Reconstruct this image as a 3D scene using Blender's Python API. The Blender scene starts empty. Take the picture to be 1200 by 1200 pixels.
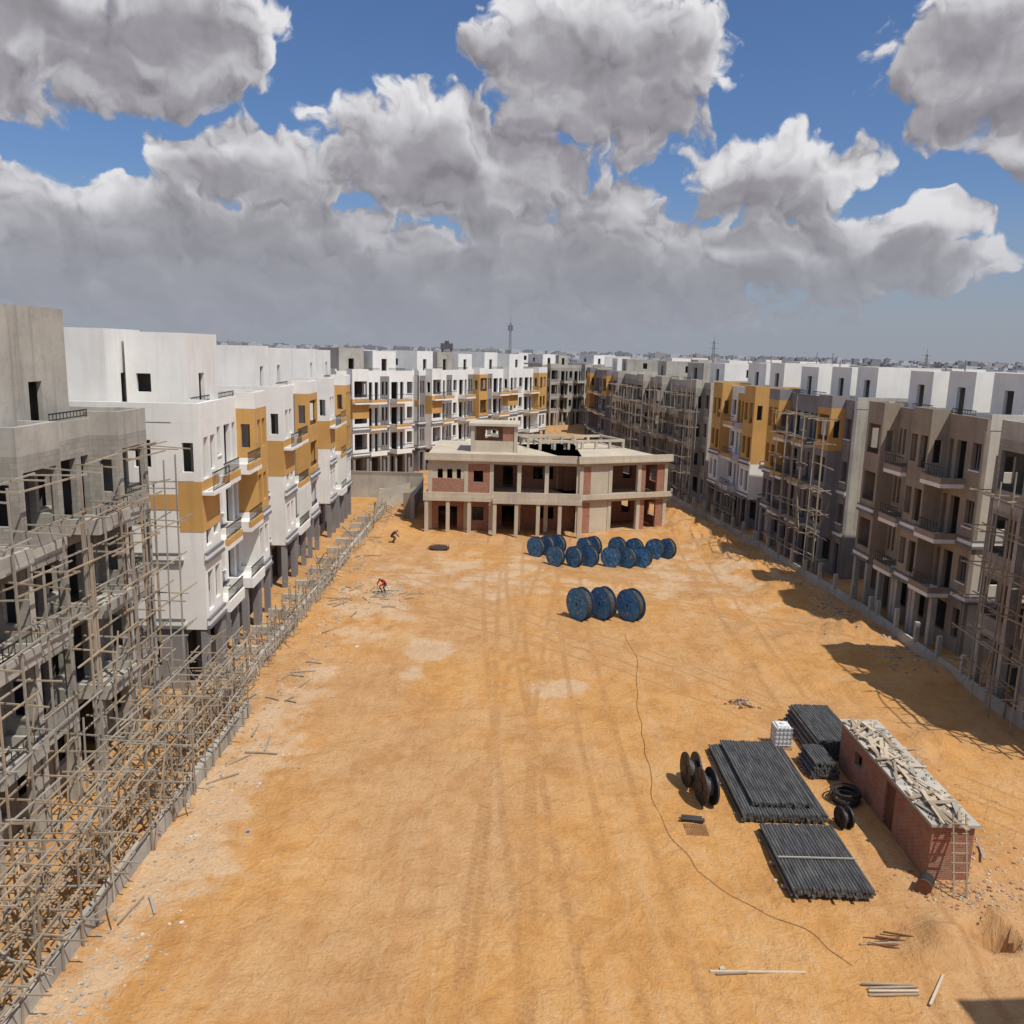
import bpy, math, random
from mathutils import Vector, noise, Matrix
random.seed(7)
R=random.random
def U(a,b): return a+(b-a)*random.random()
scene=bpy.context.scene
scene.view_settings.view_transform='Standard'
scene.view_settings.look='None'
scene.view_settings.exposure=0

# ------------------------------------------------------------------ node helpers
class NT:
    def __init__(s,tree): s.t=tree; s.n=tree.nodes; s.l=tree.links
    def new(s,typ,**kw):
        nd=s.n.new(typ)
        for k,v in kw.items(): setattr(nd,k,v)
        return nd
    def put(s,sock,v):
        if v is None: return
        if isinstance(v,bpy.types.NodeSocket): s.l.new(v,sock)
        else: sock.default_value=v
    def m(s,op,a,b=None,c=None,clamp=False):
        nd=s.n.new('ShaderNodeMath'); nd.operation=op; nd.use_clamp=clamp
        s.put(nd.inputs[0],a); s.put(nd.inputs[1],b); s.put(nd.inputs[2],c)
        return nd.outputs[0]
    def v(s,op,a,b=None):
        nd=s.n.new('ShaderNodeVectorMath'); nd.operation=op
        s.put(nd.inputs[0],a); s.put(nd.inputs[1],b)
        return nd.outputs['Value'] if op in('DOT_PRODUCT','LENGTH','DISTANCE') else nd.outputs[0]
    def noise(s,vec,scale,detail=4,rough=.5,dist=0.,dim='3D'):
        nd=s.n.new('ShaderNodeTexNoise'); nd.noise_dimensions=dim; s.put(nd.inputs['Vector'],vec)
        nd.inputs['Scale'].default_value=scale; nd.inputs['Detail'].default_value=detail
        nd.inputs['Roughness'].default_value=rough; nd.inputs['Distortion'].default_value=dist
        return nd.outputs['Fac'],nd.outputs['Color']
    def mr(s,v,a,b,c=0.,d=1.,smooth=False):
        nd=s.n.new('ShaderNodeMapRange'); nd.clamp=True
        if smooth: nd.interpolation_type='SMOOTHSTEP'
        s.put(nd.inputs[0],v)
        for i,x in enumerate((a,b,c,d)): nd.inputs[i+1].default_value=x
        return nd.outputs[0]
    def mix(s,f,a,b,bt='MIX'):
        nd=s.n.new('ShaderNodeMix'); nd.data_type='RGBA'; nd.blend_type=bt
        s.put(nd.inputs[0],f)
        for i,x in ((6,a),(7,b)):
            if isinstance(x,tuple): x=(x[0],x[1],x[2],1)
            s.put(nd.inputs[i],x)
        return nd.outputs[2]
    def xyz(s,x,y,z):
        nd=s.n.new('ShaderNodeCombineXYZ'); s.put(nd.inputs[0],x); s.put(nd.inputs[1],y); s.put(nd.inputs[2],z)
        return nd.outputs[0]
    def sep(s,v):
        nd=s.n.new('ShaderNodeSeparateXYZ'); s.put(nd.inputs[0],v); return nd.outputs

MATS={}
def newmat(name,rough=.85):
    m=bpy.data.materials.new(name); m.use_nodes=True
    t=NT(m.node_tree); b=m.node_tree.nodes['Principled BSDF']
    b.inputs['Roughness'].default_value=rough
    try: b.inputs['Specular IOR Level'].default_value=.25
    except: pass
    MATS[name]=m
    return m,t,b
def bump(t,b,h,strength=.4,dist=.02):
    nd=t.new('ShaderNodeBump'); nd.inputs['Strength'].default_value=strength; nd.inputs['Distance'].default_value=dist
    t.l.new(h,nd.inputs['Height']); t.l.new(nd.outputs[0],b.inputs['Normal'])
def pos(t): return t.new('ShaderNodeNewGeometry').outputs['Position']
def plaster(name,c1,c2,streak=.35,dirt=.4,rough=.9,blocks=False):
    m,t,b=newmat(name,rough)
    p=pos(t)
    n1,_=t.noise(p,.45,2,.6)
    col=t.mix(t.mr(n1,.35,.65),c1,c2)
    dk=tuple(x*.55 for x in c2)
    if streak>0:
        st,_=t.noise(t.v('MULTIPLY',p,(2.2,2.2,.16)),1.,3,.6)
        col=t.mix(t.m('MULTIPLY',t.mr(st,.52,.72),streak),col,dk)
    if dirt>.15:
        n2,_=t.noise(p,5,3,.6)
        col=t.mix(t.m('MULTIPLY',t.mr(n2,.5,.75),dirt*.5),col,dk)
    if blocks:
        s=t.sep(p); br=t.new('ShaderNodeTexBrick')
        t.put(br.inputs['Vector'],t.xyz(t.m('ADD',s[0],s[1]),s[2],0.))
        br.inputs['Scale'].default_value=1.; br.inputs['Brick Width'].default_value=.42; br.inputs['Row Height'].default_value=.21
        br.inputs['Mortar Size'].default_value=.015
        br.inputs['Color1'].default_value=(1,1,1,1); br.inputs['Color2'].default_value=(.72,.72,.72,1); br.inputs['Mortar'].default_value=(.6,.6,.58,1)
        col=t.mix(.55,col,br.outputs['Color'],'MULTIPLY')
    t.l.new(col,b.inputs['Base Color'])
    return m
plaster('white_plaster',(.83,.82,.775),(.75,.735,.69),.18,.16)
plaster('cream_plaster',(.62,.57,.48),(.54,.49,.41),.25,.25)
plaster('ochre_plaster',(.60,.35,.12),(.52,.30,.10),.2,.2)
plaster('grey_plaster',(.27,.255,.25),(.21,.20,.20),.3,.3)
plaster('brown_plaster',(.34,.285,.22),(.27,.225,.175),.3,.4)
plaster('raw_concrete',(.48,.455,.39),(.37,.345,.30),.5,.6)
plaster('slab_concrete',(.52,.48,.41),(.42,.385,.33),.45,.5)
plaster('block_wall',(.42,.395,.345),(.31,.29,.25),.4,.5,blocks=True)
plaster('club_concrete',(.57,.495,.38),(.48,.415,.32),.3,.5)
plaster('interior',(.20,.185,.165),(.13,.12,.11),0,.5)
plaster('moulding_grey',(.20,.20,.205),(.16,.16,.165),0,.3)
plaster('roof_screed',(.44,.40,.32),(.34,.30,.24),.0,.6)
plaster('far_white',(.50,.51,.52),(.42,.43,.44),0,0)  # far_ colours: pale blue-grey distance haze painted into the base colour
plaster('far_beige',(.36,.34,.32),(.29,.275,.27),0,0)
plaster('far_grey',(.25,.26,.28),(.20,.205,.22),0,0)
plaster('far_dark',(.11,.115,.13),(.09,.095,.105),0,0)
plaster('timber',(.42,.33,.23),(.27,.21,.145),0,.5)
plaster('timber_grey',(.40,.365,.30),(.27,.245,.20),0,.5)
plaster('metal_black',(.025,.025,.028),(.045,.042,.04),0,.3,.5)
plaster('hose_rubber',(.13,.085,.05),(.09,.065,.04),0,0,.7)
plaster('pale_sheet',(.62,.52,.38),(.48,.39,.28),0,.6)
plaster('skin_tone',(.26,.14,.08),(.22,.12,.07),0,0)
plaster('cloth_red',(.45,.03,.02),(.35,.02,.02),0,0)
plaster('cloth_dark',(.04,.045,.07),(.03,.03,.045),0,0)
plaster('white_plastic',(.78,.78,.76),(.68,.68,.66),0,.2,.5)
plaster('rust',(.20,.09,.045),(.13,.06,.035),0,.5)
m,t,b=newmat('red_brick')
p=pos(t); s=t.sep(p); br=t.new('ShaderNodeTexBrick')
t.put(br.inputs['Vector'],t.xyz(t.m('ADD',s[0],s[1]),s[2],0.))
br.inputs['Scale'].default_value=1; br.inputs['Brick Width'].default_value=.24; br.inputs['Row Height'].default_value=.075; br.inputs['Mortar Size'].default_value=.008
br.inputs['Color1'].default_value=(.38,.13,.07,1); br.inputs['Color2'].default_value=(.26,.085,.05,1); br.inputs['Mortar'].default_value=(.36,.28,.22,1)
n,_=t.noise(p,3,4,.6)
t.l.new(t.mix(t.m('MULTIPLY',t.mr(n,.42,.72),.55),br.outputs['Color'],(.38,.25,.17)),b.inputs['Base Color']); bump(t,b,br.outputs['Fac'],-.4,.01)
m,t,b=newmat('drum_blue',.6)
p=pos(t); n,_=t.noise(p,3.5,3,.65); n2,_=t.noise(p,7,3,.6)
c=t.mix(t.mr(n,.4,.6),(.035,.16,.36),(.07,.235,.46)); c=t.mix(t.m('MULTIPLY',t.mr(n2,.58,.66),.6),c,(.36,.29,.17))
t.l.new(c,b.inputs['Base Color'])
m,t,b=newmat('drum_yellow',.6)
n,_=t.noise(pos(t),12,3,.6); t.l.new(t.mix(t.mr(n,.45,.6),(.60,.42,.06),(.06,.18,.40)),b.inputs['Base Color'])
m,t,b=newmat('pipe_black',.5)
n,_=t.noise(t.v('MULTIPLY',pos(t),(8,1.2,8)),1,3,.6)
t.l.new(t.mix(t.mr(n,.35,.7),(.055,.057,.062),(.15,.145,.13)),b.inputs['Base Color'])
def sand():
    m,t,b=newmat('sand',.95)
    p=pos(t); s=t.sep(p)
    N=lambda v,sc,d,r,di=0.: t.noise(v,sc,d,r,di,'2D')[0]
    big=N(p,.085,3,.6); mid=N(p,.38,5,.66); fine=N(p,6,3,.7); med=N(p,1.4,4,.65,.5)
    streak=N(t.v('MULTIPLY',p,(1.1,.09,1)),1.,4,.6,.9)
    col=t.mix(t.mr(big,.40,.60),(.535,.275,.088),(.475,.268,.118))
    col=t.mix(t.m('MULTIPLY',t.mr(mid,.48,.7),.55),col,(.56,.34,.155))
    col=t.mix(t.m('MULTIPLY',t.mr(mid,.50,.30),.55),col,(.38,.178,.055))
    col=t.mix(t.m('MULTIPLY',t.mr(med,.5,.7),.28),col,(.55,.35,.175))
    col=t.mix(t.m('MULTIPLY',t.mr(med,.48,.33),.35),col,(.38,.178,.058))
    col=t.mix(t.m('MULTIPLY',t.mr(streak,.5,.68),.28),col,(.57,.37,.19))
    acc=None
    for (cx,cy,rx,ry,w) in ((-4.6,46.5,1.6,2.2,1.),(2.4,41.5,1.8,1.3,1.),(-5.1,43,.9,1.5,.8),(-2,64,6,7,.5),(7,60,6,3,.35),(-9,56,3,9,.6),(16,66,5,10,.35),(-10.6,30,2.2,14,.7),(4,90,14,10,.4)):
        dd=t.v('MULTIPLY',t.v('SUBTRACT',p,(cx,cy,0.)),(1/rx,1/ry,0.))
        v=t.m('SUBTRACT',1.,t.v('DOT_PRODUCT',dd,dd)); v=t.m('MULTIPLY',v,w)
        v=t.m('MAXIMUM',v,-1.)
        acc=v if acc is None else t.m('MAXIMUM',acc,v)
    pm=t.mr(t.m('ADD',acc,t.m('MULTIPLY',t.m('SUBTRACT',mid,.5),3.2)),.1,.6)
    col=t.mix(t.m('MULTIPLY',pm,.6),col,(.57,.43,.29))
    tm=None
    def track(u_,v_,c0,sl,A,k,ph,w0=.85):
        nonlocal tm
        xx=t.m('SUBTRACT',u_,t.m('ADD',t.m('MULTIPLY_ADD',v_,sl,c0),t.m('MULTIPLY',t.m('SINE',t.m('MULTIPLY_ADD',v_,k,ph)),A)))
        xx=t.m('ABSOLUTE',t.m('SUBTRACT',t.m('ABSOLUTE',xx),w0))
        v=t.mr(xx,.08,.22,1.,0.)
        tm=v if tm is None else t.m('MAXIMUM',tm,v)
    for a in ((-1.5,.035,.8,.06,.3),(1.2,-.02,1.1,.05,1.5),(4.0,.03,1.5,.045,2.2),(-.2,.07,2.,.035,3.3),(9.5,.10,1.2,.06,0)): track(s[0],s[1],*a)
    for a in ((54,-1.1,1.4,.2,0.),(49,-.95,1.6,.18,.6),(60,-.35,2.,.15,1.)): track(s[1],s[0],*a)
    tread=t.m('SINE',t.m('MULTIPLY',t.m('ADD',s[1],t.m('MULTIPLY',s[0],.6)),22.))
    tmk=t.m('MULTIPLY',t.m('MULTIPLY',tm,t.mr(mid,.41,.54)),t.m('MULTIPLY_ADD',tread,.2,.8))
    col=t.mix(t.m('MULTIPLY',tmk,.55),col,(.33,.16,.058))
    vo=t.new('ShaderNodeTexVoronoi'); vo.voronoi_dimensions='2D'; vo.inputs['Scale'].default_value=2.6; t.put(vo.inputs['Vector'],p)
    sp=t.m('MULTIPLY',t.mr(vo.outputs['Distance'],.04,.09,1,0),t.mr(mid,.5,.6))
    col=t.mix(t.m('MULTIPLY',sp,.5),col,(.6,.5,.38))
    col=t.mix(t.m('MULTIPLY',t.mr(fine,.5,.75),.35),col,(.31,.16,.06))
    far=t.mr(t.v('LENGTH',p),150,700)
    col=t.mix(far,col,(.30,.28,.25))  # distant sand fades to grey, haze painted into its colour
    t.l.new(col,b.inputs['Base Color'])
    h=t.m('ADD',t.m('MULTIPLY',med,1.),t.m('MULTIPLY',fine,.45))
    bump(t,b,h,.85,.13)
sand()

# ------------------------------------------------------------------ mesh builder
class MB:
    def __init__(s): s.parts={}
    def _p(s,part):
        if part not in s.parts: s.parts[part]=([],[],[],[])
        return s.parts[part]
    def poly(s,part,mat,vs,fs):
        V,F,M,ML=s._p(part)
        if mat not in ML: ML.append(mat)
        k=ML.index(mat); o=len(V)
        V.extend(vs)
        for f in fs: F.append([i+o for i in f]); M.append(k)
    def hexa(s,part,mat,p):
        s.poly(part,mat,p,[(0,3,2,1),(4,5,6,7),(0,1,5,4),(1,2,6,5),(2,3,7,6),(3,0,4,7)])
    def box(s,part,mat,fr,a,b,c,d,e,f):
        if b<=a or d<=c or f<=e: return
        s.hexa(part,mat,[fr(x,y,z) for z in(e,f) for x,y in((a,c),(b,c),(b,d),(a,d))])
    def pole(s,part,mat,p,q,r=.04,n=4):
        s.pole_r(part,mat,p,q,r,r,n)
    def cyl(s,part,mat,c,axis,r,h,n=24,r2=None):
        c=Vector(c);d=Vector(axis).normalized()
        s.pole_r(part,mat,c-d*h/2,c+d*h/2,r,r if r2 is None else r2,n)
    def pole_r(s,part,mat,p,q,r1,r2,n):
        p=Vector(p);q=Vector(q);d=(q-p).normalized()
        a=d.orthogonal().normalized(); b=d.cross(a); vs=[]
        for c,r in((p,r1),(q,r2)):
            for i in range(n):
                an=2*math.pi*i/n; vs.append(tuple(c+a*math.cos(an)*r+b*math.sin(an)*r))
        fs=[(i,(i+1)%n,n+(i+1)%n,n+i) for i in range(n)]+[tuple(range(n-1,-1,-1)),tuple(range(n,2*n))]
        s.poly(part,mat,vs,fs)
    def done(s,name,loc=(0,0,0)):
        loc=Vector(loc); objs=[]
        for part,(V,F,M,ML) in s.parts.items():
            me=bpy.data.meshes.new(part)
            me.from_pydata([tuple(Vector(v)-loc) for v in V],[],F)
            for mm in ML: me.materials.append(MATS[mm])
            me.polygons.foreach_set('material_index',M); me.update()
            o=bpy.data.objects.new(part,me); scene.collection.objects.link(o); objs.append(o)
        if len(objs)==1:
            objs[0].name=name; objs[0].location=loc; return objs[0]
        e=bpy.data.objects.new(name,None); e.location=loc; e.empty_display_size=.5; scene.collection.objects.link(e)
        for o in objs: o.parent=e
        return e
W=lambda x,y,z:(x,y,z)

def wall(mb,part,mat,fr,s0,s1,z0,z1,t0,t1,ops):
    cur=s0
    for (a,b,za,zb) in sorted(ops):
        a=max(a,s0);b=min(b,s1)
        if b-a<.1: continue
        mb.box(part,mat,fr,cur,a,t0,t1,z0,z1)
        mb.box(part,mat,fr,a,b,t0,t1,z0,za)
        mb.box(part,mat,fr,a,b,t0,t1,zb,z1)
        cur=b
    mb.box(part,mat,fr,cur,s1,t0,t1,z0,z1)

def railing(mb,fr,a,b,y,z,h=1.0,step=.16):
    mb.box('railings','metal_black',fr,a,b,y-.025,y+.025,z+h-.05,z+h)
    mb.box('railings','metal_black',fr,a,b,y-.02,y+.02,z+.08,z+.12)
    n=int((b-a)/step)
    for i in range(n+1):
        x=a+.01+(b-a-.03)*i/max(n,1)
        mb.box('railings','metal_black',fr,x,x+.022,y-.011,y+.011,z+.12,z+h-.05)

def scaffold(mb,part,fr,a,b,ys,h0,h1,dx=1.5,dz=1.7,r=.042,mat=('timber','timber_grey'),jit=.12,miss=.12):
    x=a
    xs=[]
    while x<=b: xs.append(x+U(-jit,jit)); x+=dx
    for y in ys:
        for x in xs:
            if R()<miss*.5: continue
            h=U(h0,h1); lean=U(-.12,.12)
            mb.pole(part,random.choice(mat),fr(x,y+U(-.06,.06),-.1),fr(x+lean,y+U(-.08,.08),h),r*U(.85,1.25))
            if R()<.4: mb.pole(part,random.choice(mat),fr(x+.08,y+.05,h*.45),fr(x+.1+lean,y,h*U(.9,1.12)),r)
        z=dz*.9
        while z<h1-.2:
            x=a-.4
            while x<b:
                l=U(2.8,4.6)
                if R()>miss: mb.pole(part,random.choice(mat),fr(x-.3,y+.07,z+U(-.14,.14)),fr(min(x+l,b+.6),y+.07+U(-.05,.05),z+U(-.14,.14)),r*.9)
                x+=l-.5
            z+=dz
    if len(ys)>1:
        for x in xs:
            z=dz*.9
            while z<h1-.2:
                if R()>miss: mb.pole(part,random.choice(mat),fr(x+.06,ys[0]-U(.1,.5),z+U(-.1,.1)),fr(x+.06+U(-.1,.1),ys[-1]+U(.2,.8),z+U(-.12,.12)),r*.85)
                z+=dz
    for i in range(int((b-a)/2.5)+1):
        x=U(a,b-1); z=U(0,max(h0-3,.1)); y=random.choice(ys)
        mb.pole(part,random.choice(mat),fr(x,y+.1,z),fr(x+U(-2,2),y+.1,min(z+U(2.,3.4),h1)),r*.85)

FH=3.3
def building(p0,p1,side,scheme,depth=12.,nf=4,rooms=(),detail=1,bays=None,roomcol=None,scaf=None,base=0.,seed=0):
    random.seed(seed+11)
    mb=MB()
    p0=Vector(p0);p1=Vector(p1);L=(p1-p0).length;u=(p1-p0)/L
    n=Vector((u.y,-u.x)) if side>0 else Vector((-u.y,u.x))
    def fr(x,y,z):
        q=p0+u*x+n*y; return (q.x,q.y,z+base)
    H=nf*FH
    S={'white':('white_plaster','ochre_plaster','grey_plaster','white_plaster'),
       'raw':('raw_concrete','block_wall','block_wall','raw_concrete'),
       'brown':('brown_plaster','brown_plaster','cream_plaster','cream_plaster'),
       'yellow':('white_plaster','ochre_plaster','grey_plaster','ochre_plaster'),
       'greyw':('grey_plaster','ochre_plaster','white_plaster','raw_concrete')}[scheme]
    main,acc,alt,sidem=S
    raw=scheme=='raw'
    if bays is None:
        bays=['W','P','N','B','W','B','P'] if L>14 else ['P','N','B','W','P']
    wts={'W':2.0,'P':3.2,'N':1.9,'B':3.4,'S':2.2}
    tot=sum(wts[k] for k in bays); x=0; bl=[]
    for k in bays:
        w=wts[k]/tot*L; bl.append((k,x,x+w)); x+=w
    TH=.25
    for f in range(nf):
        z0=f*FH; z1=z0+FH
        for bi,(k,a,b) in enumerate(bl):
            w=b-a; c=(a+b)/2
            mat=main
            last=(bi==len(bl)-1)
            if not raw:
                if f==0: mat='grey_plaster' if scheme!='brown' else 'brown_plaster'
                elif scheme=='white':
                    if k=='N': mat=alt
                    elif k=='P' and last and f>=2: mat=acc
                elif scheme=='yellow':
                    if k=='P' and f>=2: mat=acc
                    elif k=='N': mat=alt
                    elif k=='B' and f==3: mat=acc
                elif scheme=='greyw':
                    if k=='P' and (f>=3 or (f==2 and bi>2)): mat=acc
                    elif k=='N': mat=alt
                elif scheme=='brown' and f==0: mat='raw_concrete'
            else: mat='block_wall' if k!='S' else main
            if f==0:
                ops=[(a+.35,b-.35,z0+.02 if R()<.6 else z0+.9,z0+2.7)]
                wall(mb,'walls',mat if not raw else 'raw_concrete',fr,a,b,z0,z1,-TH,0,ops)
                if k in'PB':
                    for xx in(a+.05,b-.4):
                        mb.box('columns','raw_concrete' if raw or scheme=='brown' else mat,fr,xx,xx+.35,.75,1.1,0,z1-.25)
                continue
            if k=='W' or k=='S':
                ww=min(1.35,w*.6); wall(mb,'walls',mat,fr,a,b,z0,z1,-TH,0,[(c-ww/2,c+ww/2,z0+1.0,z0+2.55)])
                if not raw: 
                    mb.box('window_frames','moulding_grey',fr,c-ww/2,c+ww/2,-.16,-.11,z0+1.0,z0+1.06)
                    mb.box('window_frames','moulding_grey',fr,c-.03,c+.03,-.16,-.11,z0+1.06,z0+2.55)
                mb.box('sills',('slab_concrete' if raw else 'white_plaster'),fr,c-ww/2-.1,c+ww/2+.1,.002,.07,z0+.93,z0+1.0)
            elif k=='N':
                wall(mb,'walls',mat,fr,a,b,z0,z1,-TH,0,[(a+w*.18,a+w*.42,z0+.9,z0+2.6),(a+w*.58,a+w*.82,z0+.9,z0+2.6)])
            elif k=='B':
                wall(mb,'walls',mat,fr,a,b,z0,z1,-TH,0,[(a+.35,c+.1,z0+.12,z0+2.55),(c+.5,b-.3,z0+.12,z0+2.55)])
                mb.box('balconies','slab_concrete' if raw else 'white_plaster',fr,a+.06,b-.06,.003,1.45,z0-.18,z0+.06)
                hs=.4
                mb.box('balconies',('raw_concrete' if raw else (acc if f>=2 and scheme!='brown' else main)),fr,a+.06,b-.06,1.3,1.453,z0+.06,z0+hs)
                mb.box('balconies',('raw_concrete' if raw else main),fr,a+.062,a+.2,.004,1.297,z0+.06,z0+hs)
                mb.box('balconies',('raw_concrete' if raw else main),fr,b-.2,b-.062,.004,1.297,z0+.06,z0+hs)
                if detail and not raw: railing(mb,fr,a+.08,b-.08,1.37,z0+hs,.65,.16 if detail>1 else .3)
                elif raw and R()<.5: railing(mb,fr,a+.08,b-.08,1.37,z0+hs,.5,.3)
            elif k=='P':
                pr=1.1
                bot=z0-.2 if f==1 else z0
                if raw or (bi%2==1):
                    ops=[(a+.3,b-.3,z0+.75,z0+2.75)]
                else: ops=[(c-.95,c-.1,z0+.6,z0+2.6),(c+.25,c+1.,z0+.9,z0+2.6)]
                wall(mb,'walls',mat,fr,a,b,bot,z1-.003,pr-.2,pr,ops)
                sd=[(.25,.78,z0+1.,z0+2.4)]
                for xx in(a,b-.2):
                    fs=lambda s_,t_,z_,xx=xx: fr(xx+t_,s_,z_)
                    wall(mb,'walls',mat,fs,0.,pr-.2,bot,z1-.003,.001,.199,sd if raw or f==3 else [])
                if scheme=='white' and f==3 and not last:
                    mb.box('colour_band',acc,fr,a-.012,b+.012,pr+.001,pr+.014,z0-1.9,z0+.55)
                    mb.box('colour_band',acc,fr,a-.013,a-.001,.0,pr+.0009,z0-1.9,z0+.55)
                    mb.box('colour_band',acc,fr,b+.001,b+.013,.0,pr+.0009,z0-1.9,z0+.55)
                    # wrap-around narrow balcony above the band
                    mb.box('balconies','white_plaster',fr,a-.02,b+.02,pr+.015,pr+.6,z0-.1,z0+.06)
                    if detail: railing(mb,fr,a,b,pr+.55,z0+.06,.95,.2)
                mb.box('floor_slabs','slab_concrete',fr,a+.2,b-.2,-.3,pr-.2,bot,bot+.2)
                if detail and (bi%2==1): railing(mb,fr,ops[0][0],ops[0][1],pr-.1,z0+.75,.35,.2)
                if f==nf-1: mb.box('floor_slabs','roof_screed',fr,a+.2,b-.2,-.3,pr-.2,z1-.25,z1-.05)
        if f>0:
            if raw:
                for (k,a,b) in bl:
                    y=1.1 if k=='P' else 0
                    mb.box('beams','slab_concrete',fr,a+.003,b-.003,y+.003,y+.03,z0-.28,z0+.12)
                for (k,a,b) in bl:
                    y=1.1 if k=='P' else 0
                    mb.box('beams','slab_concrete',fr,a+.004,a+.3,y+.031,y+.05,z0-FH+.1 if f>1 else 0,z0-.3)
            elif f in(1,2) :
                for (k,a,b) in bl:
                    y=1.1 if k=='P' else 0
                    if k=='B': continue
                    mb.box('mouldings','moulding_grey',fr,a-(.05 if k=='P' else 0),b+(.05 if k=='P' else 0),y+.022,y+.18,z0-.14,z0+.02)
                    mb.box('mouldings','white_plaster',fr,a-(.03 if k=='P' else 0),b+(.03 if k=='P' else 0),y+.022,y+.10,z0+.022,z0+.26)
                    mb.box('mouldings','moulding_grey',fr,a-(.03 if k=='P' else 0),b+(.03 if k=='P' else 0),y+.022,y+.14,z0+.262,z0+.36)
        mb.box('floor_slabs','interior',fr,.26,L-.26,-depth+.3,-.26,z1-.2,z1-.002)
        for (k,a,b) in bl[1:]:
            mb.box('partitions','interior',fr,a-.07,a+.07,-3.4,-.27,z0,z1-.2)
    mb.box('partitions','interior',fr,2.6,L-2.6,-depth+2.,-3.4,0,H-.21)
    for end in(0,1):
        fs=(lambda s_,t_,z_: fr(-t_,-s_,z_)) if end==0 else (lambda s_,t_,z_: fr(L+t_,-s_,z_))
        for f in range(nf):
            z0=f*FH;z1=z0+FH
            ops=[(1.2,2.0,z0+1.2,z0+2.5),(4.2,5.3,z0+1.1,z0+2.5),(8.,9.,z0+1.1,z0+2.5)]
            if raw or scheme in('brown',) : ops=[(1.0,2.3,z0+1.0,z0+2.5),(4.2,5.6,z0+1.,z0+2.5),(7.8,9.2,z0+1.,z0+2.5)]
            if end==0 and scheme=='white' and f in(1,2): ops=ops[1:]
            if end==0 and scheme=='greyw' : ops=[]
            sm=sidem
            if f==0 and not raw: sm='cream_plaster' if scheme=='brown' else 'grey_plaster'
            if scheme=='yellow': sm='ochre_plaster' if f>=2 else 'white_plaster'
            if raw: sm='block_wall'
            wall(mb,'walls',sm,fs,0.,depth,z0,z1,-TH,-.002,ops)
            if raw: 
                mb.box('beams','slab_concrete',fs,.01,depth,0,.03,z1-.4,z1)
                for yy in (.01,3.2,6.6,depth-.4): mb.box('beams','slab_concrete',fs,yy,yy+.35,.0,.03,z0,z1-.401)
            elif f in(1,2) and scheme!='greyw':
                mb.box('mouldings','moulding_grey',fs,-.1,depth,.0,.14,z0-.14,z0+.02)
                mb.box('mouldings','white_plaster',fs,-.05,depth,.0,.09,z0+.022,z0+.26)
                mb.box('mouldings','moulding_grey',fs,-.06,depth,.0,.11,z0+.262,z0+.36)
        if scheme=='white':
            mb.box('colour_band','ochre_plaster',fs,-.001,depth,.0,.02,2.75*FH,2.75*FH+.75)
    mb.box('walls',sidem,fr,0,L,-depth-.25,-depth-.002,0,H)
    mb.box('roof','roof_screed',fr,.25,L-.25,-depth,-.25,H,H+.05)
    ph=.95
    for bi,(k,a,b) in enumerate(bl):
        y=1.1 if k=='P' else 0
        pm=main if k!='P' else (acc if scheme=='yellow' else main)
        if raw: pm='raw_concrete'
        mb.box('parapet',pm,fr,a,b,y-.2,y,H+.001,H+ph-(0.0 if k=='P' else .25))
        if k=='P':
            mb.box('parapet',pm,fr,a,a+.2,-.2,y-.2,H+.001,H+ph); mb.box('parapet',pm,fr,b-.2,b,-.2,y-.2,H+.001,H+ph)
        elif detail and k in 'B': railing(mb,fr,a,b,-.1,H+ph-.25,.35,.25)
    mb.box('parapet',sidem if not raw else 'raw_concrete',fr,0,.2,-depth,-.2,H+.051,H+ph-.01)
    mb.box('parapet',sidem if not raw else 'raw_concrete',fr,L-.2,L,-depth,-.2,H+.051,H+ph-.01)
    for r_ in rooms:
        (xa,xb,ya,yb,h)=r_[:5]; rm=r_[5] if len(r_)>5 else (roomcol or 'white_plaster')
        fs=lambda s_,t_,z_: fr(xa-t_,-s_,z_)
        mm=(-ya-yb)/2
        op=[(mm+.2,mm+.9,H+1.3,H+2.2)]
        wall(mb,'roof_rooms',rm,fs,-yb,-ya,H+.05,H+h,-.2,0,op)
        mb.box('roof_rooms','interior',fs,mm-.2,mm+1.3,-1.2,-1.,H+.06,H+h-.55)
        wall(mb,'roof_rooms',rm,fr,xa+.2,xb-.2,H+.05,H+h,yb-.2,yb,[((xa+xb)/2-.5,(xa+xb)/2+.4,H+.3,H+2.2)])
        mb.box('roof_rooms',rm,fr,xb-.2,xb,ya,yb,H+.05,H+h)
        mb.box('roof_rooms',rm,fr,xa+.2,xb-.2,ya,ya+.2,H+.05,H+h)
        mb.box('roof_rooms','roof_screed',fr,xa+.2,xb-.2,ya+.2,yb-.2,H+h-.5,H+h-.3)
    if detail:
        for q in range(3):
            x=U(1,L-1);y=U(-10,-7.5)
            mb.pole('vent_pipe','far_grey',fr(x,y,H),fr(x,y,H+U(3.2,4.4)),.05,6)
    if scaf:
        (a,b,h)=scaf
        scaffold(mb,'scaffolding',fr,a,b,(1.7,2.5),h-2.5,h,1.7,1.8,.045,miss=.15)
    return mb.done('apartment_building',(p0.x,p0.y,base))

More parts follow.
